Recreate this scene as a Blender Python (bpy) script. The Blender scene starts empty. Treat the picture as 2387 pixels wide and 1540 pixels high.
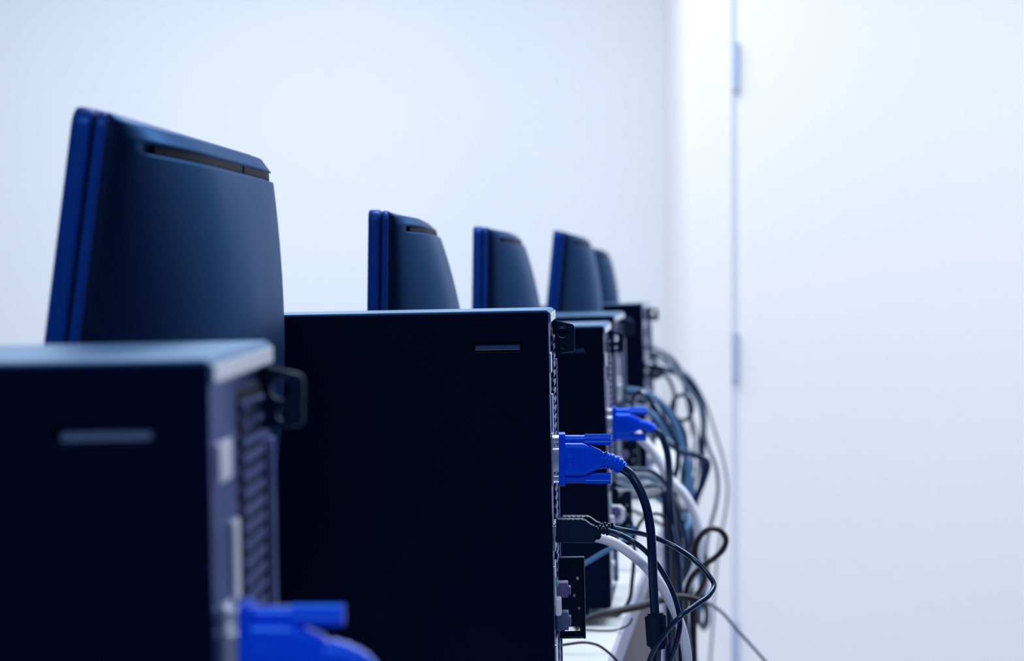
import bpy, bmesh, math, random
from mathutils import Vector, Matrix, Euler

# ------------------------------------------------------------------ camera
F = 5720.0            # focal length in pixels of the 2387 px wide frame
CX, HY = 1193.5, 650  # vanishing axis in the frame
HC = 1.085            # eye height
sc = bpy.context.scene
col = sc.collection
cam_d = bpy.data.cameras.new('camera')
cam = bpy.data.objects.new('camera', cam_d)
col.objects.link(cam)
cam.location = (0, 0, HC)
cam.rotation_euler = (math.pi / 2, 0, 0)
cam_d.sensor_width = 36
cam_d.lens = F / 2387 * 36
cam_d.shift_y = -(770 - HY) / 2387
cam_d.clip_start = 0.05
cam_d.dof.use_dof = True
cam_d.dof.focus_distance = 1.61
cam_d.dof.aperture_fstop = 11.5
sc.camera = cam

# ------------------------------------------------------------------ world, lights, exposure
w = bpy.data.worlds.new('world')
sc.world = w
w.use_nodes = True
w.node_tree.nodes['Background'].inputs[0].default_value = (0.10, 0.26, 1.0, 1)
w.node_tree.nodes['Background'].inputs[1].default_value = 0.15
sc.view_settings.view_transform = 'Standard'
sc.view_settings.look = 'None'
sc.view_settings.gamma = 1
sc.view_settings.exposure = 0.12
sc.view_settings.use_curve_mapping = False


def area(name, loc, size, power, rot=(0, 0, 0), color=(0.89, 0.93, 0.97)):
    d = bpy.data.lights.new(name, 'AREA')
    d.shape = 'RECTANGLE'
    d.size, d.size_y = size
    d.energy = power
    d.color = color
    o = bpy.data.objects.new(name, d)
    o.location = loc
    o.rotation_euler = rot
    col.objects.link(o)
    return o


area('ceiling_lamp_far', (-0.7, 5.9, 2.66), (1.8, 0.6), 54)
area('ceiling_lamp_door', (1.7, 4.6, 2.66), (0.6, 1.2), 38)
area('fill_light_mid', (0.4, 2.4, 2.66), (1.2, 0.5), 42)  # added fill from above to brighten plugs and cables, no fixture seen
area('fill_light_near', (-0.2, -0.9, 2.66), (1.2, 0.5), 38)  # added fill behind the camera for surfaces that face it, source unseen


# ------------------------------------------------------------------ materials
def mat(name, base, rough=0.5, spec=0.5, metal=0.0, noise=0.0, scale=60, coat=0.0, bump=0.0, tint=None):
    m = bpy.data.materials.new(name)
    m.use_nodes = True
    nt = m.node_tree
    b = nt.nodes['Principled BSDF']
    b.inputs['Base Color'].default_value = (*base, 1)
    b.inputs['Roughness'].default_value = rough
    b.inputs['Specular IOR Level'].default_value = spec
    b.inputs['Metallic'].default_value = metal
    b.inputs['Coat Weight'].default_value = coat
    if tint: b.inputs['Specular Tint'].default_value = (*tint, 1)
    tc = nt.nodes.new('ShaderNodeTexCoord')
    n = nt.nodes.new('ShaderNodeTexNoise')
    n.inputs['Scale'].default_value = scale
    n.inputs['Detail'].default_value = 4
    nt.links.new(tc.outputs['Object'], n.inputs['Vector'])
    if noise:
        mx = nt.nodes.new('ShaderNodeMix')
        mx.data_type = 'RGBA'
        mx.inputs['A'].default_value = (*[c * (1 - noise) for c in base], 1)
        mx.inputs['B'].default_value = (*[min(1, c * (1 + noise)) for c in base], 1)
        nt.links.new(n.outputs['Fac'], mx.inputs['Factor'])
        nt.links.new(mx.outputs['Result'], b.inputs['Base Color'])
    if bump:
        bp = nt.nodes.new('ShaderNodeBump')
        bp.inputs['Strength'].default_value = bump
        bp.inputs['Distance'].default_value = 0.001
        nt.links.new(n.outputs['Fac'], bp.inputs['Height'])
        nt.links.new(bp.outputs['Normal'], b.inputs['Normal'])
    return m


M = dict(
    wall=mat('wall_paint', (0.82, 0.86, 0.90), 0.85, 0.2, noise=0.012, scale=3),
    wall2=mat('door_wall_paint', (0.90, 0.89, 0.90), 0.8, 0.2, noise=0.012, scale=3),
    door=mat('door_paint', (0.90, 0.89, 0.90), 0.6, 0.3, noise=0.01, scale=2),
    gap=mat('door_gap', (0.70, 0.76, 0.84), 0.8, 0.1),
    hinge=mat('hinge_steel', (0.46, 0.55, 0.72), 0.5, 0.4, metal=0.3, noise=0.05),
    floor=mat('floor_vinyl', (0.42, 0.45, 0.55), 0.5, 0.3, noise=0.1, scale=8),
    ceiling=mat('ceiling_tile', (0.80, 0.86, 0.93), 0.9, 0.1, noise=0.02),
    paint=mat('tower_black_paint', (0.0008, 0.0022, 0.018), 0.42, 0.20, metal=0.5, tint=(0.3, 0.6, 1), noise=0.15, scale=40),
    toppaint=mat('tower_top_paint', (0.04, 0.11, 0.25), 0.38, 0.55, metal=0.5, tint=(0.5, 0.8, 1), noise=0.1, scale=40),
    slot=mat('slot_plastic', (0.012, 0.055, 0.16), 0.45, 0.4, noise=0.1),
    steel=mat('rear_steel', (0.040, 0.056, 0.125), 0.27, 0.5, metal=1.0, tint=(0.50, 0.56, 0.85), noise=0.12, scale=90),
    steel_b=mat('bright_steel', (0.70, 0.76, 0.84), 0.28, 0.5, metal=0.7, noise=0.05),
    darkhole=mat('vent_dark', (0.004, 0.006, 0.014), 0.7, 0.1),
    latch=mat('latch_black', (0.0015, 0.006, 0.022), 0.30, 0.6, metal=0.1, noise=0.1, tint=(0.3, 0.6, 1)),
    mon=mat('monitor_shell_plastic', (0.007, 0.020, 0.064), 0.40, 0.50, metal=0.85, tint=(0.46, 0.66, 1), noise=0.1, scale=300),
    rim=mat('monitor_bezel_plastic', (0.002, 0.034, 0.24), 0.40, 0.3, metal=0.2, tint=(0.3, 0.6, 1), noise=0.08),
    vent=mat('monitor_vent_plastic', (0.001, 0.002, 0.010), 0.6, 0.1, tint=(0.3, 0.6, 1)),
    screen=mat('monitor_screen', (0.002, 0.003, 0.006), 0.15, 0.5),
    vga=mat('vga_blue_plastic', (0.0008, 0.055, 0.80), 0.30, 0.9, tint=(0.10, 0.45, 1), noise=0.05, scale=200),
    cable=mat('black_cable_rubber', (0.003, 0.010, 0.042), 0.24, 0.8, tint=(0.4, 0.7, 1), noise=0.1, scale=100),
    cable_g=mat('grey_cable_rubber', (0.12, 0.18, 0.26), 0.45, 0.4, noise=0.1),
    cable_b=mat('blue_grey_cable_rubber', (0.06, 0.17, 0.36), 0.45, 0.4, noise=0.1),
    cable_br=mat('brown_black_cable_rubber', (0.014, 0.009, 0.012), 0.35, 0.4, noise=0.1),
    cable_w=mat('white_cable_rubber', (0.80, 0.86, 0.96), 0.42, 0.4, noise=0.02),
    plug_b=mat('black_plug_plastic', (0.001, 0.005, 0.026), 0.38, 0.4, tint=(0.4, 0.7, 1), noise=0.1),
    plug_w=mat('white_plug_plastic', (0.72, 0.78, 0.88), 0.35, 0.5),
    violet=mat('violet_port_plastic', (0.12, 0.10, 0.25), 0.5, 0.4),
    slate=mat('slate_port_plastic', (0.08, 0.14, 0.28), 0.5, 0.4),
    teal=mat('teal_jack_plastic', (0.08, 0.42, 0.45), 0.4, 0.5),
    desk=mat('desk_laminate', (0.80, 0.86, 0.92), 0.38, 0.45, noise=0.02, scale=5),
    deskedge=mat('desk_edge_band', (0.42, 0.44, 0.58), 0.5, 0.4, noise=0.03),
    wood=None,
)


def wood_material():
    m = bpy.data.materials.new('brown_wood_panel')
    m.use_nodes = True
    nt = m.node_tree
    b = nt.nodes['Principled BSDF']
    b.inputs['Roughness'].default_value = 0.55
    tc = nt.nodes.new('ShaderNodeTexCoord')
    mp = nt.nodes.new('ShaderNodeMapping')
    mp.inputs['Scale'].default_value = (9, 9, 0.25)
    n = nt.nodes.new('ShaderNodeTexNoise')
    n.inputs['Scale'].default_value = 2.5
    n.inputs['Detail'].default_value = 5
    r = nt.nodes.new('ShaderNodeValToRGB')
    r.color_ramp.elements[0].position = 0.35
    r.color_ramp.elements[0].color = (0.016, 0.012, 0.035, 1)
    r.color_ramp.elements[1].position = 0.65
    r.color_ramp.elements[1].color = (0.10, 0.05, 0.06, 1)
    nt.links.new(tc.outputs['Object'], mp.inputs['Vector'])
    nt.links.new(mp.outputs['Vector'], n.inputs['Vector'])
    nt.links.new(n.outputs['Fac'], r.inputs['Fac'])
    nt.links.new(r.outputs['Color'], b.inputs['Base Color'])
    return m


M['wood'] = wood_material()


# ------------------------------------------------------------------ helpers
def P(px, py, d):
    """a point of the room from its place in the photograph and its distance"""
    return Vector(((px - CX) * d / F, d, HC - (py - HY) * d / F))


def tag(o, label=None, cat=None, group=None, kind=None):
    if label: o['label'] = label
    if cat: o['category'] = cat
    if group: o['group'] = group
    if kind: o['kind'] = kind
    return o


def empty(name, loc, rot=(0, 0, 0)):
    o = bpy.data.objects.new(name, None)
    o.empty_display_size = 0.05
    o.location = loc
    o.rotation_euler = rot
    col.objects.link(o)
    return o


class MB:
    def __init__(s):
        s.v, s.f, s.sm = [], [], []

    def add(s, verts, faces, smooth=False):
        k = len(s.v)
        s.v += [Vector(v) for v in verts]
        s.f += [tuple(i + k for i in f) for f in faces]
        s.sm += [smooth] * len(faces)
        return s

    def box(s, x0, x1, y0, y1, z0, z1):
        v = [(x0, y0, z0), (x1, y0, z0), (x1, y1, z0), (x0, y1, z0), (x0, y0, z1), (x1, y0, z1), (x1, y1, z1), (x0, y1, z1)]
        return s.add(v, [(0, 3, 2, 1), (4, 5, 6, 7), (0, 1, 5, 4), (1, 2, 6, 5), (2, 3, 7, 6), (3, 0, 4, 7)])

    def rings(s, rings, cap=True, smooth=True):
        n = len(rings[0])
        v, f = [], []
        for r in rings: v += list(r)
        for i in range(len(rings) - 1):
            for j in range(n):
                a, b = i * n + j, i * n + (j + 1) % n
                f.append((a, b, b + n, a + n))
        s.add(v, f, smooth)
        if cap:
            s.add(list(rings[0]), [tuple(range(n))[::-1]])
            s.add(list(rings[-1]), [tuple(range(n))])
        return s

    def tube(s, pts, r, n=14, taper=None, flat=1.0, cap=True):
        pts = [Vector(p) for p in pts]
        T = []
        for i in range(len(pts)):
            a, b = pts[max(0, i - 1)], pts[min(len(pts) - 1, i + 1)]
            T.append((b - a).normalized())
        up = Vector((0, 1, 0))
        if abs(T[0].dot(up)) > 0.9: up = Vector((0, 0, 1))
        N = (up - T[0] * up.dot(T[0])).normalized()
        rings = []
        for i, p in enumerate(pts):
            N = (N - T[i] * N.dot(T[i])).normalized()
            B = T[i].cross(N)
            rr = r if taper is None else taper(i / (len(pts) - 1)) * r
            rings.append([p + (N * math.cos(t) * flat + B * math.sin(t)) * rr for t in [2 * math.pi * k / n for k in range(n)]])
        return s.rings(rings, cap)

    def cyl(s, p0, p1, r, n=20, r1=None):
        p0, p1 = Vector(p0), Vector(p1)
        r1 = r if r1 is None else r1
        t = (p1 - p0).normalized()
        up = Vector((0, 0, 1)) if abs(t.z) < 0.9 else Vector((1, 0, 0))
        N = (up - t * up.dot(t)).normalized()
        B = t.cross(N)
        R = [[p + (N * math.cos(a) + B * math.sin(a)) * q for a in [2 * math.pi * k / n for k in range(n)]] for p, q in ((p0, r), (p1, r1))]
        return s.rings(R)

    def build(s, name, m, parent=None, bevel=0, seg=2, auto=True):
        me = bpy.data.meshes.new(name)
        me.from_pydata([tuple(v) for v in s.v], [], s.f)
        me.polygons.foreach_set('use_smooth', s.sm)
        me.update()
        bm = bmesh.new()
        bm.from_mesh(me)
        bmesh.ops.recalc_face_normals(bm, faces=bm.faces)
        bm.to_mesh(me)
        bm.free()
        me.materials.append(m)
        o = bpy.data.objects.new(name, me)
        col.objects.link(o)
        o.parent = parent
        if bevel:
            b = o.modifiers.new('bevel', 'BEVEL')
            b.width = bevel
            b.segments = seg
            b.limit_method = 'ANGLE'
        return o


def spline(pts, k=10):
    pts = [Vector(p) for p in pts]
    L = [max((pts[i + 1] - pts[i]).length, 1e-6) for i in range(len(pts) - 1)]
    V = [(pts[i + 1] - pts[i]) / L[i] for i in range(len(L))]
    T = [V[0]] + [(V[i - 1] * L[i] + V[i] * L[i - 1]) / (L[i] + L[i - 1]) for i in range(1, len(L))] + [V[-1]]
    out = []
    for i in range(len(L)):
        a, b, m0, m1 = pts[i], pts[i + 1], T[i] * L[i], T[i + 1] * L[i]
        for j in range(k):
            t = j / k
            out.append(a * (2 * t ** 3 - 3 * t * t + 1) + m0 * (t ** 3 - 2 * t * t + t) + b * (3 * t * t - 2 * t ** 3) + m1 * (t ** 3 - t * t))
    out.append(pts[-1])
    return out


def rrect(w0, w1, h0, h1, r, n=6):
    out = []
    for cx, cy, a0 in ((w1 - r, h1 - r, 0), (w0 + r, h1 - r, 90), (w0 + r, h0 + r, 180), (w1 - r, h0 + r, 270)):
        for k in range(n + 1):
            a = math.radians(a0 + 90 * k / n)
            out.append((cx + r * math.cos(a), cy + r * math.sin(a)))
    return out


def circle(cx, cy, r, n=28):
    return [(cx + r * math.cos(2 * math.pi * k / n), cy + r * math.sin(2 * math.pi * k / n)) for k in range(n)]


def sheet(name, outlines, depth, m, parent, plane, off=0.0, bevel=0.0003):
    """a flat sheet with holes; plane 'xz' puts it upright facing y, 'yz' facing x"""
    cu = bpy.data.curves.new(name, 'CURVE')
    cu.dimensions = '2D'
    cu.fill_mode = 'BOTH'
    cu.extrude = max(depth / 2 - bevel, 1e-5)
    cu.bevel_depth = bevel
    cu.bevel_resolution = 1
    cu.offset = -bevel
    for ol in outlines:
        sp = cu.splines.new('POLY')
        sp.points.add(len(ol) - 1)
        for i, (a, b) in enumerate(ol):
            sp.points[i].co = (a, b, 0, 1)
        sp.use_cyclic_u = True
    tmp = bpy.data.objects.new('tmp', cu)
    col.objects.link(tmp)
    bpy.context.view_layer.update()
    me = bpy.data.meshes.new_from_object(tmp.evaluated_get(bpy.context.evaluated_depsgraph_get()))
    bpy.data.objects.remove(tmp)
    bpy.data.curves.remove(cu)
    for v in me.vertices:
        a, b, c = v.co
        v.co = (a, off + c, b) if plane == 'xz' else (off + c, a, b)
    bm = bmesh.new()
    bm.from_mesh(me)
    bmesh.ops.remove_doubles(bm, verts=bm.verts, dist=1e-6)
    bmesh.ops.recalc_face_normals(bm, faces=bm.faces)
    bm.to_mesh(me)
    bm.free()
    me.name = name
    me.materials.clear()
    me.materials.append(m)
    o = bpy.data.objects.new(name, me)
    col.objects.link(o)
    o.parent = parent
    return o


def children(o):
    return [c for c in bpy.data.objects if c.parent == o]


def copy_tree(o, parent=None):
    c = o.copy()
    col.objects.link(c)
    c.parent = parent
    for ch in children(o):
        copy_tree(ch, c)
    return c


# ------------------------------------------------------------------ the room
def struct(o):
    o['kind'] = 'structure'
    return o


WB, WD = 7.6, 6.4                      # back wall and door wall distances
XR = (1612 - CX) * WD / F              # the corner of the door wall
struct(MB().box(-4.2, 3.2, -2.2, 7.75, -0.05, 0).build('floor', M['floor']))
struct(MB().box(-4.2, 3.2, -2.2, 7.75, 2.7, 2.75).build('ceiling', M['ceiling']))
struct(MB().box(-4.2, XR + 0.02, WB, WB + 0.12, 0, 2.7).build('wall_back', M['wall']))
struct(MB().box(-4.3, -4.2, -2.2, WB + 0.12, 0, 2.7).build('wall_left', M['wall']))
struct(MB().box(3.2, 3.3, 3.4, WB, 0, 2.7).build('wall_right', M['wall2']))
DX0 = (1706 - CX) * WD / F
DX1 = (1723 - CX) * WD / F
DXE = DX1 + 0.93
dw = MB()
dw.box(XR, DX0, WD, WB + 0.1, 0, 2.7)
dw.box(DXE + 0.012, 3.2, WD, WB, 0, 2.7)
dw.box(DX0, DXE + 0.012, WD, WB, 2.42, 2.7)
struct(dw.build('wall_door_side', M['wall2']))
struct(MB().box(DX0, DX1 + 0.002, WD + 0.005, WD + 0.06, 0, 2.42).box(DX1 + 0.002, DXE + 0.012, WD + 0.045, WD + 0.06, 0, 2.42).build('trim_1', M['gap']))
door = struct(MB().box(DX1, DXE, WD + 0.001, WD + 0.042, 0.008, 2.41).build('door_1', M['door'], bevel=0.002))
for y0, y1 in ((100, 208), (778, 884), (1452, 1560)):
    a, b = P(1707, y1, WD), P(1723, y0, WD)
    h = MB()
    h.box(a.x - 0.001, b.x + 0.001, WD - 0.002, WD + 0.012, a.z, b.z)
    h.cyl((0.5 * (a.x + b.x), WD - 0.004, a.z - 0.003), (0.5 * (a.x + b.x), WD - 0.004, b.z + 0.003), 0.006)
    h.build('hinge', M['hinge'], door)
struct(MB().box(-4.2, XR, WB - 0.012, WB, 0, 0.09).build('baseboard_back', M['wall2']))

# ------------------------------------------------------------------ desks
DA, DB = HC - 0.312, HC - 0.335        # desk top heights
SL = 0.10                              # the row runs slightly to the right


def edge_x(d): return 0.109 + (d - 2.368) * SL


def desk(name, y0, y1, top, label, panel):
    L = (y1 - y0) / math.cos(math.atan(SL))
    t = empty(name, (edge_x(y0), y0, 0), (0, 0, -math.atan(SL)))
    tag(t, label, 'desk', 'desks of the computer row')
    z = top
    MB().box(-0.75, -0.004, 0, L, z - 0.026, z).build('desktop', M['desk'], t, 0.0015)
    MB().box(-0.004, 0, 0, L, z - 0.027, z - 0.0005).build('edge_band', M['deskedge'], t, 0.001)
    for yy in (0.03, L - 0.07):
        for xx in (-0.72, -0.075):
            MB().box(xx, xx + 0.04, yy, yy + 0.04, 0, z - 0.026).build('leg', M['deskedge'], t, 0.002)
    if panel:
        MB().box(-0.035, -0.018, 0.075, L - 0.01, 0.25, z - 0.0265).build('modesty_panel', M['wood'], t, 0.001)
    return t


desk('computer_desk', 0.45, 1.765, DA, 'nearest desk of the row, slightly raised, carrying the two nearest towers', True)
desk('computer_desk', 1.775, 3.45, DB, 'pale topped desk with brown wood back panel under the middle towers', True)
desk('computer_desk', 3.46, 5.2, DB, 'farthest pale desk of the row with open metal legs', False)

# ------------------------------------------------------------------ computer towers
TH, TW, TL = 0.275, 0.16, 0.27


def make_tower():
    t = empty('computer_tower', (0, 0, 0))
    H, W, L = TH, TW, TL
    # steel case behind the outer covers
    MB().box(-L + 0.012, -0.0025, 0.0085, W - 0.0025, 0, H - 0.004).build('case_body', M['paint'], t, 0.001)
    # near side cover with the recessed grip
    s0, s1 = -(1280 - 1100) / 3648, -(1280 - 1216) / 3648
    z0, z1 = H - (817 - 722) / 3648, H - (795 - 722) / 3648
    sheet('side_panel', [rrect(-L + 0.010, -0.0004, 0.002, H - 0.0012, 0.0012, 3), rrect(s0, s1, z0, z1, 0.0015, 4)[::-1]],
          0.0022, M['paint'], t, 'xz', 0.0011, 0.0007)
    sp = [c for c in children(t) if c.name.startswith('side_panel')][0]
    g = MB()
    r0 = rrect(s0 - 0.0006, s1 + 0.0006, z0 - 0.0006, z1 + 0.0006, 0.0018, 4)
    g.rings([[(x, 0.002, z) for x, z in r0], [(x, 0.0078, z) for x, z in r0]], cap=False, smooth=False)
    g.add([(x, 0.0078, z) for x, z in r0], [tuple(range(len(r0)))])
    g.build('grip_recess', M['darkhole'], sp)
    gx0, gx1, gz0, gz1 = s0 + 0.0016, s1 - 0.0012, z0 + 0.0008, z1 - 0.0007
    gi = MB()
    v = [(gx0, 0.0012, gz0), (gx1, 0.0012, gz0), (gx1, 0.0046, gz1), (gx0, 0.0046, gz1),
         (gx0, 0.0076, gz0), (gx1, 0.0076, gz0), (gx1, 0.0076, gz1), (gx0, 0.0076, gz1)]
    gi.add(v, [(0, 1, 2, 3), (4, 7, 6, 5), (0, 4, 5, 1), (1, 5, 6, 2), (2, 6, 7, 3), (3, 7, 4, 0)])
    gi.build('grip_insert', M['slot'], sp, 0.0004)
    # far side cover
    MB().box(-L + 0.010, -0.001, W - 0.0022, W, 0.002, H - 0.002).build('side_panel', M['paint'], t, 0.0006)
    # top cover with its chamfered rear lip
    pr = [(-L + 0.010, H - 0.0038), (-L + 0.010, H), (-0.0016, H), (0.0006, H - 0.0018), (0.0008, H - 0.0085), (-0.0024, H - 0.0085), (-0.0024, H - 0.0038)]
    tc = MB()
    ya, yb = 0.0006, W - 0.0006
    n = len(pr)
    tc.add([(x, ya, z) for x, z in pr] + [(x, yb, z) for x, z in pr],
           [(i, (i + 1) % n, n + (i + 1) % n, n + i) for i in range(n)] + [(0, 5, 4, 3, 2, 1), (0, 6, 5), tuple(n + i for i in (0, 1, 2, 3, 4, 5)), (n, n + 5, n + 6)])
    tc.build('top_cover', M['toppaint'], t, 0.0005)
    MB().box(0.0007, 0.0013, ya + 0.002, yb - 0.002, H - 0.0080, H - 0.0022).build('rear_lip', M['steel_b'], t, 0.0003)
    # front bezel
    fb = MB().box(-L, -L + 0.0115, 0, W, 0, H)
    fb.build('front_bezel', M['paint'], t, 0.003)
    # rear panel sheet
    rp = MB()
    rp.box(-0.0024, -0.0006, 0.0022, W - 0.0024, 0.002, H - 0.0088)
    r = rp.build('rear_panel', M['steel'], t, 0.0003)
    # bright pressed fields, upper two painting in highlights, and flanges on the rear panel
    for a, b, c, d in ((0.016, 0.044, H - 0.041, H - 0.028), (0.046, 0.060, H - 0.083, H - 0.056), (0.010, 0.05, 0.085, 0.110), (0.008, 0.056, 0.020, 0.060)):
        MB().box(-0.0007, 0.0006, a, b, c, d).build('pressed_or_highlight_field', M['steel_b'], r, 0.0004)
    rim = MB()
    rim.box(-0.0007, 0.0018, W - 0.016, W - 0.0035, 0.010, H - 0.036)
    rim.box(-0.0007, 0.0018, W - 0.028, W - 0.0225, 0.010, H - 0.036)
    rim.build('rear_flange', M['steel'], r, 0.0005)
    # vent ribs
    vb = MB().box(-0.0007, -0.0002, 0.068, W - 0.030, 0.012, H - 0.014).build('vent_backing', M['darkhole'], r)
    vr = MB()
    z = H - 0.018
    while z > 0.016:
        vr.box(-0.0006, 0.0012, 0.070, W - 0.032, z - 0.0042, z)
        z -= 0.00605
    vr.build('vent_grille', M['steel'], r, 0.0008)
    # padlock latch standing out of the rear
    yl = W - 0.020
    ol = [(-0.0006, H - 0.0085), (0.0115, H - 0.0113), (0.0132, H - 0.0118), (0.0145, H - 0.0132), (0.0148, H - 0.0150),
          (0.0144, H - 0.0292), (0.0140, H - 0.0304), (0.0128, H - 0.0312), (-0.0006, H - 0.0322)]
    la = sheet('padlock_latch', [ol[::-1], circle(0.0060, H - 0.0175, 0.0036), circle(0.0064, H - 0.0268, 0.0019, 20)], 0.0022, M['latch'], t, 'xz', yl, 0.0005)
    MB().tube([(x, yl - 0.0013, z) for x, z in circle(0.0060, H - 0.0175, 0.0040, 33)], 0.0005, 6, cap=False).tube(
        [(x, yl - 0.0013, z) for x, z in circle(0.0064, H - 0.0268, 0.0022, 25)], 0.0004, 6, cap=False).build('latch_ring', M['latch'], la)
    # expansion-card bracket with its rivets, low on the far side of the rear
    yb2 = W - 0.032
    x1, za, zb = 0.0185, H - 0.228, H - 0.172
    br = sheet('card_bracket', [[(0.0, za), (x1, za), (x1, zb), (0.0, zb)], [(0.004, za + 0.0045), (0.004, za + 0.0075), (x1 - 0.004, za + 0.0075), (x1 - 0.004, za + 0.0045)]],
               0.0012, M['latch'], t, 'xz', yb2, 0.0003)
    q = MB()
    q.box(0, x1, yb2 - 0.006, yb2, zb - 0.0012, zb)
    q.box(0, x1, yb2 - 0.006, yb2, za, za + 0.0012)
    q.box(x1 - 0.0014, x1, yb2 - 0.0075, yb2, za, zb)
    q.build('bracket_rim', M['latch'], br, 0.0004)
    for (rx, rz) in ((0.0135, zb - 0.0150), (0.0110, zb - 0.0268), (0.0142, zb - 0.0356)):
        MB().cyl((rx, yb2 - 0.0006, rz), (rx, yb2 - 0.0026, rz), 0.0010, 12).build('rivet', M['plug_w'], br)
    # VGA socket
    zc = H - 0.0975
    vs = MB()
    vs.box(-0.0006, 0.0004, 0.0225, 0.0375, zc - 0.017, zc + 0.017)
    vs.rings([[(x, 0.030 + a, zc + b) for a, b in rrect(-0.0042, 0.0042, -0.0085, 0.0085, 0.0025, 3)] for x in (0.0, 0.0050)])
    vo = vs.build('vga_socket', M['steel_b'], t, 0.0002)
    for s in (-1, 1):
        MB().cyl((0, 0.030, zc + s * 0.0125), (0.0048, 0.030, zc + s * 0.0125), 0.0032, 6).build('hex_nut', M['steel_b'], vo, 0.0003)
    # small ports
    z = H - 0.148
    MB().box(-0.0005, 0.0010, 0.024, 0.056, z - 0.009, z + 0.009).build('usb_port_block', M['steel_b'], t, 0.0003)
    MB().cyl((0, 0.018, H - 0.176), (0.0022, 0.018, H - 0.176), 0.0032).build('audio_jack', M['teal'], t, 0.0003)
    MB().box(0, 0.0080, 0.050, 0.064, H - 0.1905, H - 0.1805).box(0.0080, 0.0097, 0.052, 0.062, H - 0.189, H - 0.1835).build('keyboard_port', M['violet'], t, 0.0006)
    MB().box(0, 0.0080, 0.050, 0.064, H - 0.2120, H - 0.2000).box(0.0080, 0.0095, 0.052, 0.062, H - 0.210, H - 0.203).build('serial_port', M['slate'], t, 0.0006)
    MB().box(0, 0.0042, 0.010, 0.022, H - 0.197, H - 0.1855).build('audio_plug', M['plug_w'], t, 0.0012)
    for zz in (H - 0.232, H - 0.252):
        MB().cyl((0, 0.020, zz), (0.0035, 0.020, zz), 0.0030, 16).build('thumbscrew', M['steel_b'], t, 0.0004)
    return t


def place_tower(t, px, py, d, vx, lean, tip, top):
    """px, py: the near rear top corner of the tower; vx: where its sides run to"""
    R = Euler((tip, -lean, -math.atan((vx - CX) / F)))
    Rm = R.to_matrix()
    t.rotation_euler = R
    t.location = P(px, py, d) - Rm @ Vector((0, 0, TH))
    mw = Matrix.Translation(t.location) @ Rm.to_4x4()
    for fx in (-TL + 0.03, -0.03):
        for fy in (0.02, TW - 0.02):
            wp = mw @ Vector((fx, fy, 0.0))
            down = Rm.inverted() @ Vector((0, 0, -(wp.z - top)))
            f = MB().cyl((fx, fy, 0.001), Vector((fx, fy, 0)) + down, 0.009, 16, 0.010)
            f.build('rubber_foot', M['plug_b'], t)


protoT = make_tower()
TOW = [
    (488, 835, 0.768, 1310, 0.018, 0.010, DA, 'nearest black computer tower, out of focus at the lower left corner'),
    (1279, 722, 1.568, 1405, 0.0195, 0.0, DA, 'sharply focused black computer tower in the centre with side grip slot'),
    (1407, 758, 2.368, 1640, 0.028, 0.010, DB, 'black computer tower directly behind the sharp one, its blue plug blurred'),
    (1431, 734, 3.168, 1900, 0.024, 0.016, DB, 'fourth black computer tower back, mostly hidden but for its pale rear edge'),
    (1497, 706, 3.968, 1990, 0.034, 0.0, DB, 'farthest black computer tower, topmost of the blurred ones by the cable tangle'),
]
towers = []
src = [copy_tree(protoT) for _ in range(len(TOW) - 1)]
towers = [protoT] + src
for t, (px, py, d, vx, lean, tip, top, lab) in zip(towers, TOW):
    place_tower(t, px, py, d, vx, lean, tip, top)
    tag(t, lab, 'computer', 'computer towers standing in a row')

# ------------------------------------------------------------------ monitors
MW, MH = 0.40, 0.30


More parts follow.
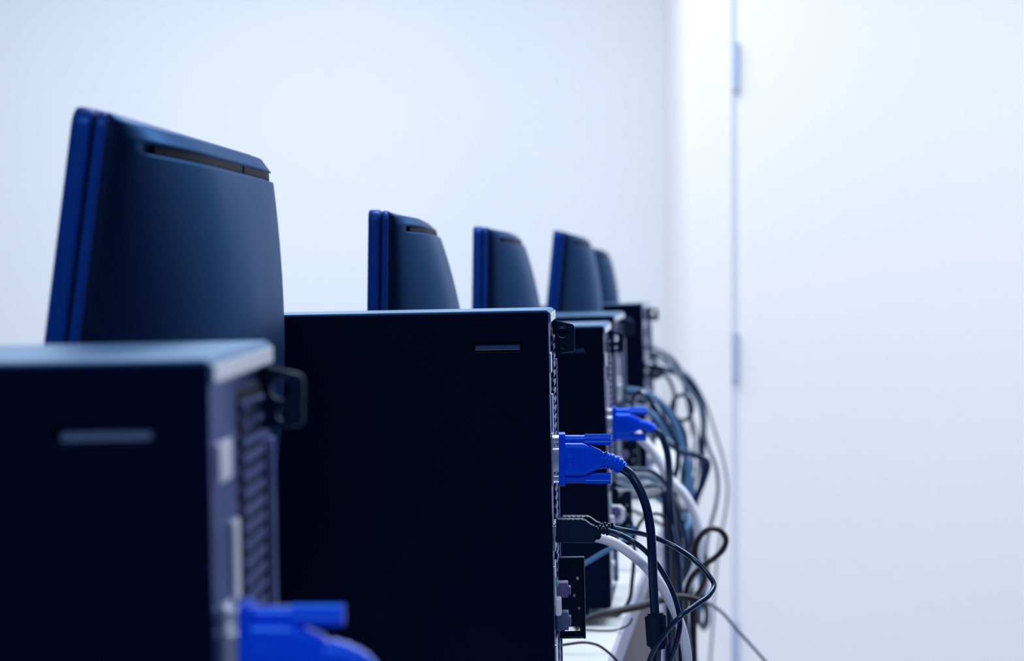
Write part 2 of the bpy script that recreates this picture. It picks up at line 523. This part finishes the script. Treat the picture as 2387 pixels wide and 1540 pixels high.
def make_monitor():
    t = empty('monitor', (0, 0, 0))
    # stand
    MB().rings([[(a, b, 0) for a, b in rrect(-0.10, 0.08, -0.11, 0.11, 0.04)], [(a, b, 0.010) for a, b in rrect(-0.10, 0.08, -0.11, 0.11, 0.04)],
                [(a, b, 0.016) for a, b in rrect(-0.09, 0.07, -0.10, 0.10, 0.04)]], smooth=False).build('stand_base', M['mon'], t, 0.002)
    MB().rings([[(a, b, z) for a, b in rrect(-0.004, 0.034, -0.032, 0.032, 0.008)] for z in (0.014, 0.20)], smooth=False).build('stand_column', M['mon'], t, 0.001)
    # head, all parts share the hinge as origin
    oy, oz = MW / 2, MH / 2
    fr = sheet('bezel', [rrect(-oy, oy, -oz, oz, 0.009, 8)], 0.0095, M['rim'], t, 'yz', -0.0112, 0.0018)
    sheet('bezel_rim', [rrect(-oy + 0.0007, oy - 0.0007, -oz + 0.0007, oz - 0.0007, 0.008, 8)], 0.0050, M['rim'], fr, 'yz', -0.0026, 0.0014)
    sheet('bezel_groove', [rrect(-oy + 0.002, oy - 0.002, -oz + 0.002, oz - 0.002, 0.007, 8)], 0.008, M['vent'], fr, 'yz', -0.0065, 0.0003)
    sheet('screen', [rrect(-oy + 0.014, oy - 0.014, -oz + 0.018, oz - 0.014, 0.001, 3)], 0.0008, M['screen'], fr, 'yz', -0.0163, 0.0001)
    # domed rear shell
    NU, NV = 56, 60
    u0, v0 = oy - 0.004, oz - 0.0015

    def depth(u, vt):
        # u in -1..1 across, vt distance down from the shell top
        a = min(1.0, (1 - abs(u)) / 0.90)
        side = (math.sin(a * math.pi / 2)) ** 1.15
        topc = 0.019 * min(1.0, vt / 0.003) + 0.008 * min(1.0, max(0.0, (vt - 0.003) / 0.007))
        h = 2 * v0
        q = min(1.0, max(0.0, (vt - 0.010) / 0.165))
        body = 0.034 * (math.sin(q * math.pi / 2)) ** 0.75
        r = max(0.0, (vt - (h - 0.055)) / 0.055)
        low = (1 - r * r) ** 0.5 if r < 1 else 0
        side2 = min(1.0, ((1 - abs(u)) / 0.10)) ** 0.7
        side3 = math.sin(min(1.0, (1 - abs(u)) / 0.6) * math.pi / 2) ** 0.6
        return (topc * side3 + body * side) * (0.15 + 0.85 * low)
    vs, fs = [], []
    rows = []
    for j in range(31): rows.append(j * 0.001)
    for j in range(1, 31): rows.append(0.030 + (2 * v0 - 0.030) * j / 30)
    for vt in rows:
        for i in range(NU + 1):
            u = -1 + 2 * i / NU
            dd = depth(u, vt)
            if vt > 0.0105 and vt < 0.0155 and abs(u) < 0.86:
                dd -= 0.0040
            vs.append((dd, u * u0, v0 - vt))
    for j in range(NV):
        for i in range(NU):
            a = j * (NU + 1) + i
            fs.append((a, a + 1, a + NU + 2, a + NU + 1))
    b = MB().add(vs, fs, True)
    sh = b.build('back_shell', M['mon'], t)
    md = sh.modifiers.new('thick', 'SOLIDIFY')
    md.thickness = 0.002
    md.offset = -1
    # vent slot strip with dividers
    vn = MB()
    pts = []
    for i in range(5, NU - 4):
        u = -1 + 2 * i / NU
        pts.append((u, depth(u, 0.0135)))
    for seg in (pts[:len(pts) * 11 // 20], pts[len(pts) * 11 // 20:]):
        lo = [(dd - 0.0018, u * u0, v0 - 0.0148) for u, dd in seg]
        hi = [(dd - 0.0024, u * u0, v0 - 0.0112) for u, dd in seg]
        m_ = len(seg)
        vn.add(lo + hi, [(i, i + 1, m_ + i + 1, m_ + i) for i in range(m_ - 1)])
    vv = vn.build('vent_slot', M['vent'], sh)
    vm = vv.modifiers.new('thick', 'SOLIDIFY')
    vm.thickness = 0.0008
    # recessed label plate low on the back
    vt0, vt1 = 0.232, 0.262
    lp = MB()
    for k in range(10):
        ua, ub = -0.42 + 0.084 * k, -0.42 + 0.084 * (k + 1)
        lp.add([(depth(ua, vt1) + 0.0010, ua * u0, v0 - vt1), (depth(ub, vt1) + 0.0010, ub * u0, v0 - vt1),
                (depth(ub, vt0) + 0.0010, ub * u0, v0 - vt0), (depth(ua, vt0) + 0.0010, ua * u0, v0 - vt0)], [(0, 1, 2, 3)])
    lo = lp.build('connector_cover', M['mon'], sh)
    lm = lo.modifiers.new('thick', 'SOLIDIFY')
    lm.thickness = 0.0016
    lm.offset = 0
    return t


HEAD = ('bezel', 'back_shell')
protoM = make_monitor()
# near top corner of the rear rim: px, py, distance, yaw slope, tilt, desk
MON = [
    (250, 254, 1.10, 0.060, 0.125, DA, 'largest blurred monitor at the left seen from behind, tilted back'),
    (905, 488, 1.95, 0.012, 0.012, DB, 'second monitor from the left with a thin vent slot, upright above the sharp tower'),
    (1136, 527, 2.70, 0.045, 0.014, DB, 'middle blurred monitor, third from the left, standing upright'),
    (1316, 538, 3.48, 0.075, 0.095, DB, 'fourth monitor from the left, tilted back and overlapping the last one'),
    (1375, 573, 4.35, 0.070, 0.075, DB, 'farthest faint monitor, half hidden behind the tilted fourth one'),
]
mons = [protoM] + [copy_tree(protoM) for _ in MON[1:]]
for t, (px, py, d, sl, tilt, top, lab) in zip(mons, MON):
    yaw = -math.atan(sl)
    corner = P(px, py, d)
    Rz = Matrix.Rotation(yaw, 3, 'Z')
    Rt = Matrix.Rotation(tilt, 3, 'Y')
    hinge = corner - Rz @ (Rt @ Vector((0, -MW / 2, MH / 2)))
    t.location = (hinge.x, hinge.y, top)
    t.rotation_euler = (0, 0, yaw)
    for c in children(t):
        if c.name.split('.')[0] in HEAD:
            c.location = (0, 0, hinge.z - top)
            c.rotation_euler = (0, tilt, 0)
    tag(t, lab, 'monitor', 'monitors in a row behind the towers')


# ------------------------------------------------------------------ plugs and cables
def make_vga():
    """origin at the socket face of the plug; x runs outward"""
    t = empty('vga_cable', (0, 0, 0))
    k = 1 / 3580.0
    # flange
    fl = [(a, b) for a, b in rrect(-0.0080, 0.0080, -61.5 * k, 61.5 * k, 0.002, 4)]
    MB().rings([[(x, a, b) for a, b in fl] for x in (0, 14.5 * k)], smooth=False).build('flange', M['vga'], t, 0.0005)
    # hood: tapers from the flange to the strain relief
    hb = MB()
    prof = [(13, 39, 7.2), (16, 39, 7.0), (56, 39, 7.0), (62, 37, 6.9), (72, 32.5, 6.6), (84, 27, 6.2), (95, 22.5, 5.8), (99, 21, 5.4)]
    hb.rings([[(x * k, a, b) for a, b in rrect(-dy / 1000, dy / 1000, -h * k, h * k, 0.0035, 5)] for x, h, dy in prof])
    hood = hb.build('hood', M['vga'], t)
    # embossed marks: a small screen outline and grip ribs
    em = MB()
    y = -0.0071
    for (a, b, c, d) in ((14, 34, 24, 26), (14, 34, -2, 0), (14, 16, -2, 26), (32, 34, -2, 26), (18, 30, 20, 21.5), (18, 30, 2, 3.5), (18, 19.5, 2, 21.5), (28.5, 30, 2, 21.5)):
        em.box(a * k + 0.0005, b * k + 0.0005, y - 0.0002, y + 0.0004, (c - 14) * k, (d - 14) * k)
    for i, (x, h) in enumerate(((49, 25), (58, 22), (67, 19), (76, 14))):
        yy = y if i < 2 else -0.0069 + 0.0003 * (i - 1)
        em.box(x * k, (x + 2.5) * k, yy - 0.0002, yy + 0.0006, -h * k, h * k)
    em.build('embossing', M['vga'], hood, 0.00015)
    # ringed strain relief bending down
    path = spline([(97 * k, 0, -2 * k), (112 * k, 0, -3 * k), (128 * k, 0, -8 * k), (141 * k, 0, -16 * k), (147 * k, 0, -22 * k)], 12)
    rr = []
    n = len(path) - 1
    sr = MB()
    sr.tube(path, 1.0, 20, taper=lambda s: (0.0058 - 0.0010 * s) * (1.0 if (s * 6.2) % 1 < 0.62 else 0.90))
    sr.build('strain_relief', M['vga'], t)
    # thumbscrews
    for s in (-1, 1):
        z = s * 45 * k
        c = MB()
        c.cyl((14 * k, 0, z), (60 * k, 0, z), 11 * k, 24)
        ridge = []
        for i in range(48):
            a = 2 * math.pi * i / 48
            r = (13.2 if i % 2 else 12.0) * k
            ridge.append((math.cos(a) * r, z + math.sin(a) * r))
        c.rings([[(x * k, a, b) for a, b in ridge] for x in (60, 121)], smooth=False)
        c.cyl((-2 * k, 0, z), (15 * k, 0, z), 5 * k, 12)
        c.build('thumbscrew', M['vga'], t)
    MB().rings([[(x, a, b) for a, b in rrect(-0.0036, 0.0036, -0.0078, 0.0078, 0.002, 3)] for x in (-0.0015, 0.001)], smooth=False).build('connector_shell', M['steel_b'], t)
    return t, path[-1]


def rel(t, pts):
    o = Vector(t.location)
    return [p - o for p in pts]


def cord(name, pts, r, m, label=None, cat='cable', parent=None, group=None, n=12, flat=1.0):
    b = MB()
    e = pts[-1]
    if e.z < HC - (1500 - HY) * e.y / F and e.z < 0.95:
        # what hangs over the desk edge goes down to the floor
        pts = list(pts) + [Vector((e.x + 0.01, e.y, e.z * 0.45)), Vector((e.x + 0.005, e.y + 0.01, r + 0.05)), Vector((e.x + 0.04, e.y + 0.03, r + 0.003)), Vector((e.x + 0.14, e.y + 0.08, r + 0.001))]
    if parent is None:
        base = min(pts, key=lambda p: p.z)
        o = b.tube([p - base for p in spline(pts, 10)], r, n, flat=flat).build(name, m)
        o.location = base
        tag(o, label, cat, group)
        return o
    return b.tube(spline(rel(parent, pts), 12), r, n, flat=flat).build(name, m, parent)


vga0, vend = make_vga()
vga_all = [vga0] + [copy_tree(vga0) for _ in range(2)]
VG = [  # tower index, label
    (1, 'sharp blue video plug with ribbed thumbscrews, its thick black cable passing a ferrite cylinder'),
    (0, 'blurred blue video plug in the nearest tower at the bottom edge'),
    (2, 'blurred blue video plug in the tower just behind the sharp one'),
]
for t, (ti, lab) in zip(vga_all, VG):
    tw = towers[ti]
    mw = Matrix.Translation(tw.location) @ tw.rotation_euler.to_matrix().to_4x4()
    t.location = mw @ Vector((0.0040, 0.030, TH - 0.0975))
    tag(t, lab, 'cable', 'blue video cables plugged into the towers')
t = vga_all[0]
e = Vector(t.location) + vend
d0 = t.location.y
cord('cable', [e - Vector((0.003, 0, -0.0015)), e, P(1467, 1103, d0), P(1487, 1132, d0 - .002), P(1504, 1172, d0 - .004), P(1515, 1222, d0 - .006), P(1520, 1290, d0 - .008),
               P(1523, 1360, d0 - .008), P(1527, 1430, d0 - .008), P(1531, 1500, d0 - .008), P(1529, 1560, d0 - .004), P(1520, 1640, d0)], 0.0030, M['cable'], parent=t, n=20)
o = Vector(t.location)
fe = MB()
a, b = P(1528, 1432, d0 - .008) - o, P(1533, 1504, d0 - .008) - o
ax = (b - a)
for f0, f1, r in ((-0.06, 0.0, 0.0052), (0.0, 0.04, 0.0066), (0.04, 0.96, 0.0071), (0.96, 1.0, 0.0066), (1.0, 1.10, 0.0050)):
    fe.cyl(a + ax * f0, a + ax * f1, r, 32)
feo = fe.build('ferrite_choke', M['plug_b'], t, 0.0005)
pm = P(1541, 1448, d0 - .0145) - o
MB().cyl(pm + Vector((0, -0.0002, 0)), pm + Vector((0, 0.0012, 0)), 0.0006, 10).build('ferrite_pinhole', M['darkhole'], feo)
t = vga_all[1]
e = Vector(t.location) + vend
d0 = t.location.y
cord('cable', [e - Vector((0.003, 0, -0.0015)), e, P(930, 1600, d0), P(975, 1680, d0), P(1010, 1800, d0), P(1030, 2050, d0)], 0.0030, M['cable'], parent=t, n=16)
t = vga_all[2]
e = Vector(t.location) + vend
d0 = t.location.y
cord('cable', [e - Vector((0.003, 0, -0.0015)), e, P(1538, 1012, d0), P(1553, 1045, d0), P(1560, 1100, d0), P(1561, 1160, d0 + .01), P(1566, 1210, d0 + .01), P(1578, 1290, d0),
               P(1585, 1400, d0), P(1587, 1500, d0), P(1590, 1600, d0)], 0.0036, M['cable'], parent=t)


# twin black plugs of the sharp tower
def black_plug(label, loc, path, r=0.0016):
    t = empty('usb_cable', loc)
    tag(t, label, 'cable', 'black cables with moulded plugs on the sharp tower')
    k = 1 / 3557.0
    ol = [(0, -27), (0, 25), (3, 28), (62, 28), (70, 24), (82, 15), (90, 12), (92, 6), (92, -20), (88, -27)]
    b = MB()
    ring = lambda y, s: [(x * k, y, (z * s) * k) for x, z in ol]
    n = len(ol)
    b.rings([ring(-0.0050, 0.94), ring(-0.0042, 1.0), ring(0.0042, 1.0), ring(0.0050, 0.94)], smooth=False)
    bo = b.build('plug_body', M['plug_b'], t, 0.0003)
    gr = MB()
    for i in range(5):
        x = (10 + i * 11) * k
        gr.cyl((x, -0.0044, 27.0 * k), (x + 5 * k, -0.0044, 24 * k), 0.0007, 8)
    gr.build('grip_notch', M['plug_b'], bo)
    MB().box(-0.006, 0.001, -0.004, 0.004, -0.0035, 0.0035).build('connector_shell', M['steel_b'], t, 0.0003)
    s = MB()
    for i in range(4):
        x = (91 + i * 8) * k
        s.box(x, x + 5.5 * k, -0.0030, 0.0030, -9 * k - 2 * k * (i % 2), 10 * k + 2 * k * (i % 2))
    s.cyl((90 * k, 0, 0), (124 * k, 0, -1 * k), 0.0021, 16)
    s.build('strain_relief', M['plug_b'], t, 0.0003)
    pts = [Vector(loc) + Vector((122 * k, 0, -1 * k))] + path
    cord('cable', pts, r, M['cable'], parent=t, n=16)
    return t


dA = 1.596
black_plug('black moulded plug of the sharp tower in front, thin cable curving down steeply', P(1296, 1236, dA),
           [P(1440, 1243, dA), P(1480, 1264, dA - .004), P(1520, 1300, dA + .0), P(1554, 1350, dA + .002), P(1577, 1405, dA), P(1585, 1450, dA - .002), P(1579, 1492, dA - .002),
            P(1562, 1540, dA), P(1545, 1585, dA)], 0.0017)
dC = 1.611
black_plug('black moulded plug behind its twin, thin cable swinging out in a wide hook', P(1309, 1229, dC),
           [P(1470, 1238, dC), P(1520, 1250, dC + .008), P(1570, 1272, dC + .008), P(1615, 1302, dC), P(1650, 1338, dC - .004), P(1664, 1360, dC - .008), P(1655, 1384, dC - .016), P(1622, 1410, dC - .024),
            P(1588, 1435, dC - .030), P(1558, 1466, dC - .030), P(1530, 1505, dC - .030), P(1512, 1545, dC - .024), P(1498, 1600, dC - .02)], 0.0017)
# white network cable of the sharp tower
t = empty('network_cable', P(1300, 1236, 1.655))
tag(t, 'thick white cable curving down from under the black plugs of the sharp tower', 'cable')
MB().box(-0.004, 0.012, -0.006, 0.006, -0.005, 0.005).build('network_plug', M['plug_w'], t, 0.0008)
cord('cable', [P(1335, 1238, 1.655), P(1370, 1247, 1.655), P(1425, 1262, 1.652), P(1478, 1296, 1.652), P(1525, 1342, 1.652), P(1560, 1396, 1.652), P(1586, 1455, 1.652), P(1600, 1520, 1.652), P(1604, 1600, 1.652)],
     0.0034, M['cable_w'], parent=t, n=18)

# the tangle behind: every cable with its own distance and real thickness
CB = 'cables of the tangle behind the far towers'
K = lambda pts, d, dz=0.0: [P(x, y, d + dz * i) for i, (x, y) in enumerate(pts)]
c = lambda name, pts, r, m, lab, g=CB, n=10, flat=1.0: cord(name, pts, r, m, lab, 'cable', None, g, n, flat)
c('network_cable', [P(1429, 1000, 2.46)] + K([(1432, 1000), (1470, 1003), (1503, 1030), (1530, 1062), (1551, 1100), (1566, 1122), (1590, 1146), (1612, 1180), (1627, 1225), (1631, 1280), (1620, 1330), (1600, 1370), (1588, 1410), (1580, 1480), (1580, 1600)], 2.56),
  0.0050, M['cable_w'], 'thick white cable bowing right behind the sharp tower in the tangle')
c('power_cable', [P(1424, 1290, 2.5)] + K([(1478, 1250), (1494, 1215), (1515, 1199), (1540, 1199), (1556, 1222), (1566, 1270), (1570, 1340), (1572, 1420), (1574, 1600)], 2.50), 0.0018, M['cable_br'],
  'thin dark cable arching up and over right behind the thick black video cable')
c('power_cable', [P(1620, 1600, 2.5), P(1622, 1400, 2.48)] + K([(1640, 1330), (1622, 1300), (1632, 1250), (1655, 1232), (1678, 1236), (1692, 1254), (1688, 1276), (1668, 1298), (1640, 1318), (1612, 1345), (1598, 1390), (1596, 1450), (1600, 1600)], 2.45), 0.0029, M['cable_br'],
  'dark brown cable bent into an open round loop at the right of the tangle')
c('power_cable', K([(1340, 1466), (1364, 1449), (1400, 1434), (1450, 1423), (1500, 1412), (1545, 1398), (1575, 1390), (1605, 1392), (1640, 1404)], 2.33), 0.0030, M['cable_br'],
  'brown black cable running low from the bracket toward the right across the desk edge')
c('telephone_cable', K([(1345, 1462), (1372, 1438), (1420, 1425), (1470, 1413), (1530, 1396), (1570, 1380)], 2.37), 0.0022, M['cable_g'],
  'pale grey cable lying along the top of the low brown black cable')
c('telephone_cable', K([(1560, 1420), (1590, 1402), (1620, 1398), (1650, 1405), (1680, 1424), (1712, 1460), (1750, 1502), (1790, 1548), (1830, 1600)], 2.75), 0.0018, M['cable_g'],
  'thin grey cable falling alone to the lower right in front of the door')
c('telephone_cable', K([(1362, 1467), (1400, 1469), (1432, 1468), (1456, 1461), (1470, 1450), (1474, 1440)], 2.15), 0.0008, M['cable_br'],
  'thin dark wire curving on the pale desk behind the card bracket')
c('telephone_cable', K([(1306, 1504), (1330, 1500), (1365, 1497), (1395, 1504), (1418, 1520), (1440, 1542), (1470, 1590)], 1.95), 0.0011, M['cable_br'],
  'thin dark wire bending over the desk corner at the bottom')
c('network_cable', K([(1296, 1520), (1310, 1400), (1340, 1326), (1370, 1309), (1405, 1288), (1435, 1272), (1465, 1250), (1480, 1225)], 2.2), 0.0022, M['cable_b'],
  'blue grey cable slanting up behind the bracket of the sharp tower')
c('video_cable', [P(1429, 1085, 2.46)] + K([(1425, 1085), (1450, 1092), (1480, 1094), (1512, 1096), (1540, 1112), (1562, 1142), (1575, 1185), (1590, 1225), (1600, 1270), (1598, 1330), (1590, 1400), (1590, 1600)], 2.62), 0.0026, M['cable'],
  'black cable leaving the second blue plug low and dropping through the middle of the tangle')
c('power_cable', [P(1429, 1128, 2.46)] + K([(1430, 1128), (1460, 1136), (1500, 1137), (1530, 1134), (1545, 1150), (1552, 1200), (1556, 1300), (1560, 1420), (1560, 1600)], 2.66), 0.0042, M['cable'],
  'thick black power cable of the tower behind the sharp one, turning straight down')
c('network_cable', [P(1429, 1112, 2.46)] + K([(1432, 1112), (1470, 1112), (1500, 1108), (1530, 1118), (1548, 1140), (1556, 1175), (1575, 1240), (1578, 1330), (1590, 1420), (1610, 1600)], 2.80), 0.0050, M['cable_g'],
  'grey cable between two black ones at the height of the second blue plug')
c('video_cable', K([(1452, 908), (1480, 910), (1505, 916), (1530, 930), (1552, 950), (1572, 985), (1588, 1030), (1600, 1080), (1612, 1130), (1610, 1190), (1595, 1260), (1592, 1380), (1600, 1560)], 3.35), 0.0048, M['cable_b'],
  'thick blue grey cable emerging below the farthest tower over the second blue plug')
c('video_cable', K([(1460, 930), (1500, 930), (1540, 940), (1570, 968), (1592, 1004), (1600, 1050), (1592, 1100), (1598, 1160), (1612, 1230), (1608, 1330), (1620, 1560)], 3.42), 0.0042, M['cable'],
  'dark cable crossing under the thick blue grey one above the second blue plug')
loop = [(1590 + 24 * math.cos(math.radians(a)), 950 + 30 * math.sin(math.radians(a))) for a in range(-230, 141, 30)]
c('power_cable', [P(1524, 930, 4.0)] + K(loop + [(1560, 1010), (1556, 1060), (1566, 1120)], 3.7), 0.0034, M['cable'], 'dark cable coiled into a small ring at the top of the tangle')
c('video_cable', [P(1524, 850, 4.0)] + K([(1550, 862), (1578, 868), (1605, 888), (1626, 918), (1638, 958), (1640, 1005), (1636, 1050), (1640, 1080), (1634, 1130), (1618, 1180), (1610, 1260), (1612, 1450), (1614, 1600)], 3.8), 0.0052, M['cable'],
  'heavy dark cable bowing down the right side of the coiled ring')
c('power_cable', [P(1524, 870, 4.0)] + K([(1600, 900), (1628, 940), (1640, 1000), (1652, 1045), (1668, 1085), (1674, 1130), (1668, 1180), (1656, 1225), (1646, 1280), (1650, 1340), (1640, 1400), (1632, 1432), (1633, 1454), (1640, 1466), (1648, 1458), (1651, 1434), (1648, 1400), (1640, 1380)], 3.6), 0.0028, M['cable_g'],
  'grey green cable making the outer right bow and ending in a narrow hanging loop')
c('telephone_cable', [P(1524, 835, 4.0)] + K([(1560, 850), (1600, 870), (1640, 930), (1668, 1010), (1688, 1080), (1696, 1140), (1690, 1200), (1676, 1270), (1668, 1340), (1660, 1480), (1650, 1620)], 4.3), 0.0022, M['cable_g'],
  'faintest outermost grey cable bowing toward the door gap')
c('telephone_cable', [P(1524, 812, 4.0)] + K([(1540, 818), (1562, 830), (1586, 860), (1600, 900), (1604, 945), (1620, 1000), (1630, 1040), (1625, 1100), (1608, 1160), (1606, 1240), (1618, 1400), (1620, 1560)], 4.2), 0.0030, M['cable_g'],
  'pale grey cable starting highest beside the farthest tower')
c('power_cable', [P(1456, 1000, 3.25)] + K([(1530, 1010), (1556, 1030), (1590, 1052), (1620, 1060), (1648, 1075), (1640, 1120), (1622, 1160), (1600, 1200), (1588, 1260), (1592, 1380), (1600, 1560)], 3.1), 0.0040, M['cable'],
  'dark cable crossing right through the centre of the tangle then falling')
c('video_cable', [P(1456, 950, 3.25)] + K([(1512, 960), (1530, 975), (1548, 1000), (1570, 1040), (1596, 1060), (1606, 1100), (1600, 1150), (1612, 1190), (1624, 1250), (1634, 1330), (1636, 1420)], 3.3), 0.0046, M['cable_b'],
  'blue grey cable starting beside the tip of the second blue plug')
c('power_cable', [P(1456, 985, 3.25)] + K([(1560, 1000), (1576, 1030), (1580, 1080), (1570, 1130), (1584, 1180), (1604, 1215), (1610, 1265), (1588, 1310), (1570, 1350), (1566, 1420), (1566, 1600)], 2.9), 0.0032, M['cable'],
  'dark cable snaking in front of the thick white one at mid height')
c('network_cable', [P(1456, 1110, 3.25), P(1520, 1150, 3.0), P(1580, 1200, 2.85)] + K([(1600, 1235), (1580, 1270), (1568, 1300), (1580, 1345), (1574, 1400), (1560, 1460), (1556, 1600)], 2.75), 0.0038, M['cable_b'],
  'short blue grey cable between the brown loop and the falling black cables')
c('power_cable', [P(1429, 1150, 2.46), P(1500, 1152, 2.6), P(1560, 1160, 2.7)] + K([(1575, 1180), (1580, 1250), (1577, 1330), (1580, 1420), (1578, 1600)], 2.72), 0.0062, M['cable'],
  'thickest black cable hanging straight in the lower middle of the tangle')
c('network_cable', [P(1456, 1180, 3.25), P(1560, 1235, 3.2)] + K([(1650, 1320), (1636, 1370), (1625, 1415), (1626, 1438), (1631, 1454), (1639, 1456), (1645, 1440), (1643, 1410), (1634, 1380)], 3.2), 0.0024, M['cable_br'],
  'dark greenish hanging loop low at the right of the tangle')

# plugs on the far towers
def far_plug(loc, sx, sz, m, label, tail, r=0.002, mc=None):
    t = empty('power_plug', loc)
    tag(t, label, 'plug')
    b = MB()
    b.rings([[(x, a, z) for a, z in rrect(-0.006 * q, 0.006 * q, -sz * q, sz * q, 0.002, 3)] for x, q in ((0, 1), (sx * 0.7, 1), (sx, 0.6))], smooth=False)
    b.build('plug_body', m, t, 0.0006)
    cord('cable', [Vector(loc) + Vector((sx * 0.95, 0, 0))] + tail, r, mc or M['cable'], parent=t)
    return t


far_plug(P(1424, 1198, 2.43), 0.014, 0.009, M['plug_w'], 'small white plug low on the tower behind the sharp one', K([(1462, 1202), (1476, 1240), (1478, 1300), (1474, 1350), (1466, 1400), (1440, 1433), (1400, 1436)], 2.43), 0.002)
far_plug(P(1520, 826, 4.05), 0.022, 0.004, M['plug_b'], 'small black plug sticking out of the farthest tower', K([(1562, 836), (1585, 870), (1600, 930), (1612, 1000), (1616, 1100)], 4.05), 0.002)
far_plug(P(1514, 868, 4.02), 0.020, 0.011, M['plug_b'], 'square black plug under the small one on the farthest tower', K([(1556, 880), (1572, 920), (1570, 980), (1580, 1060)], 4.02), 0.003)
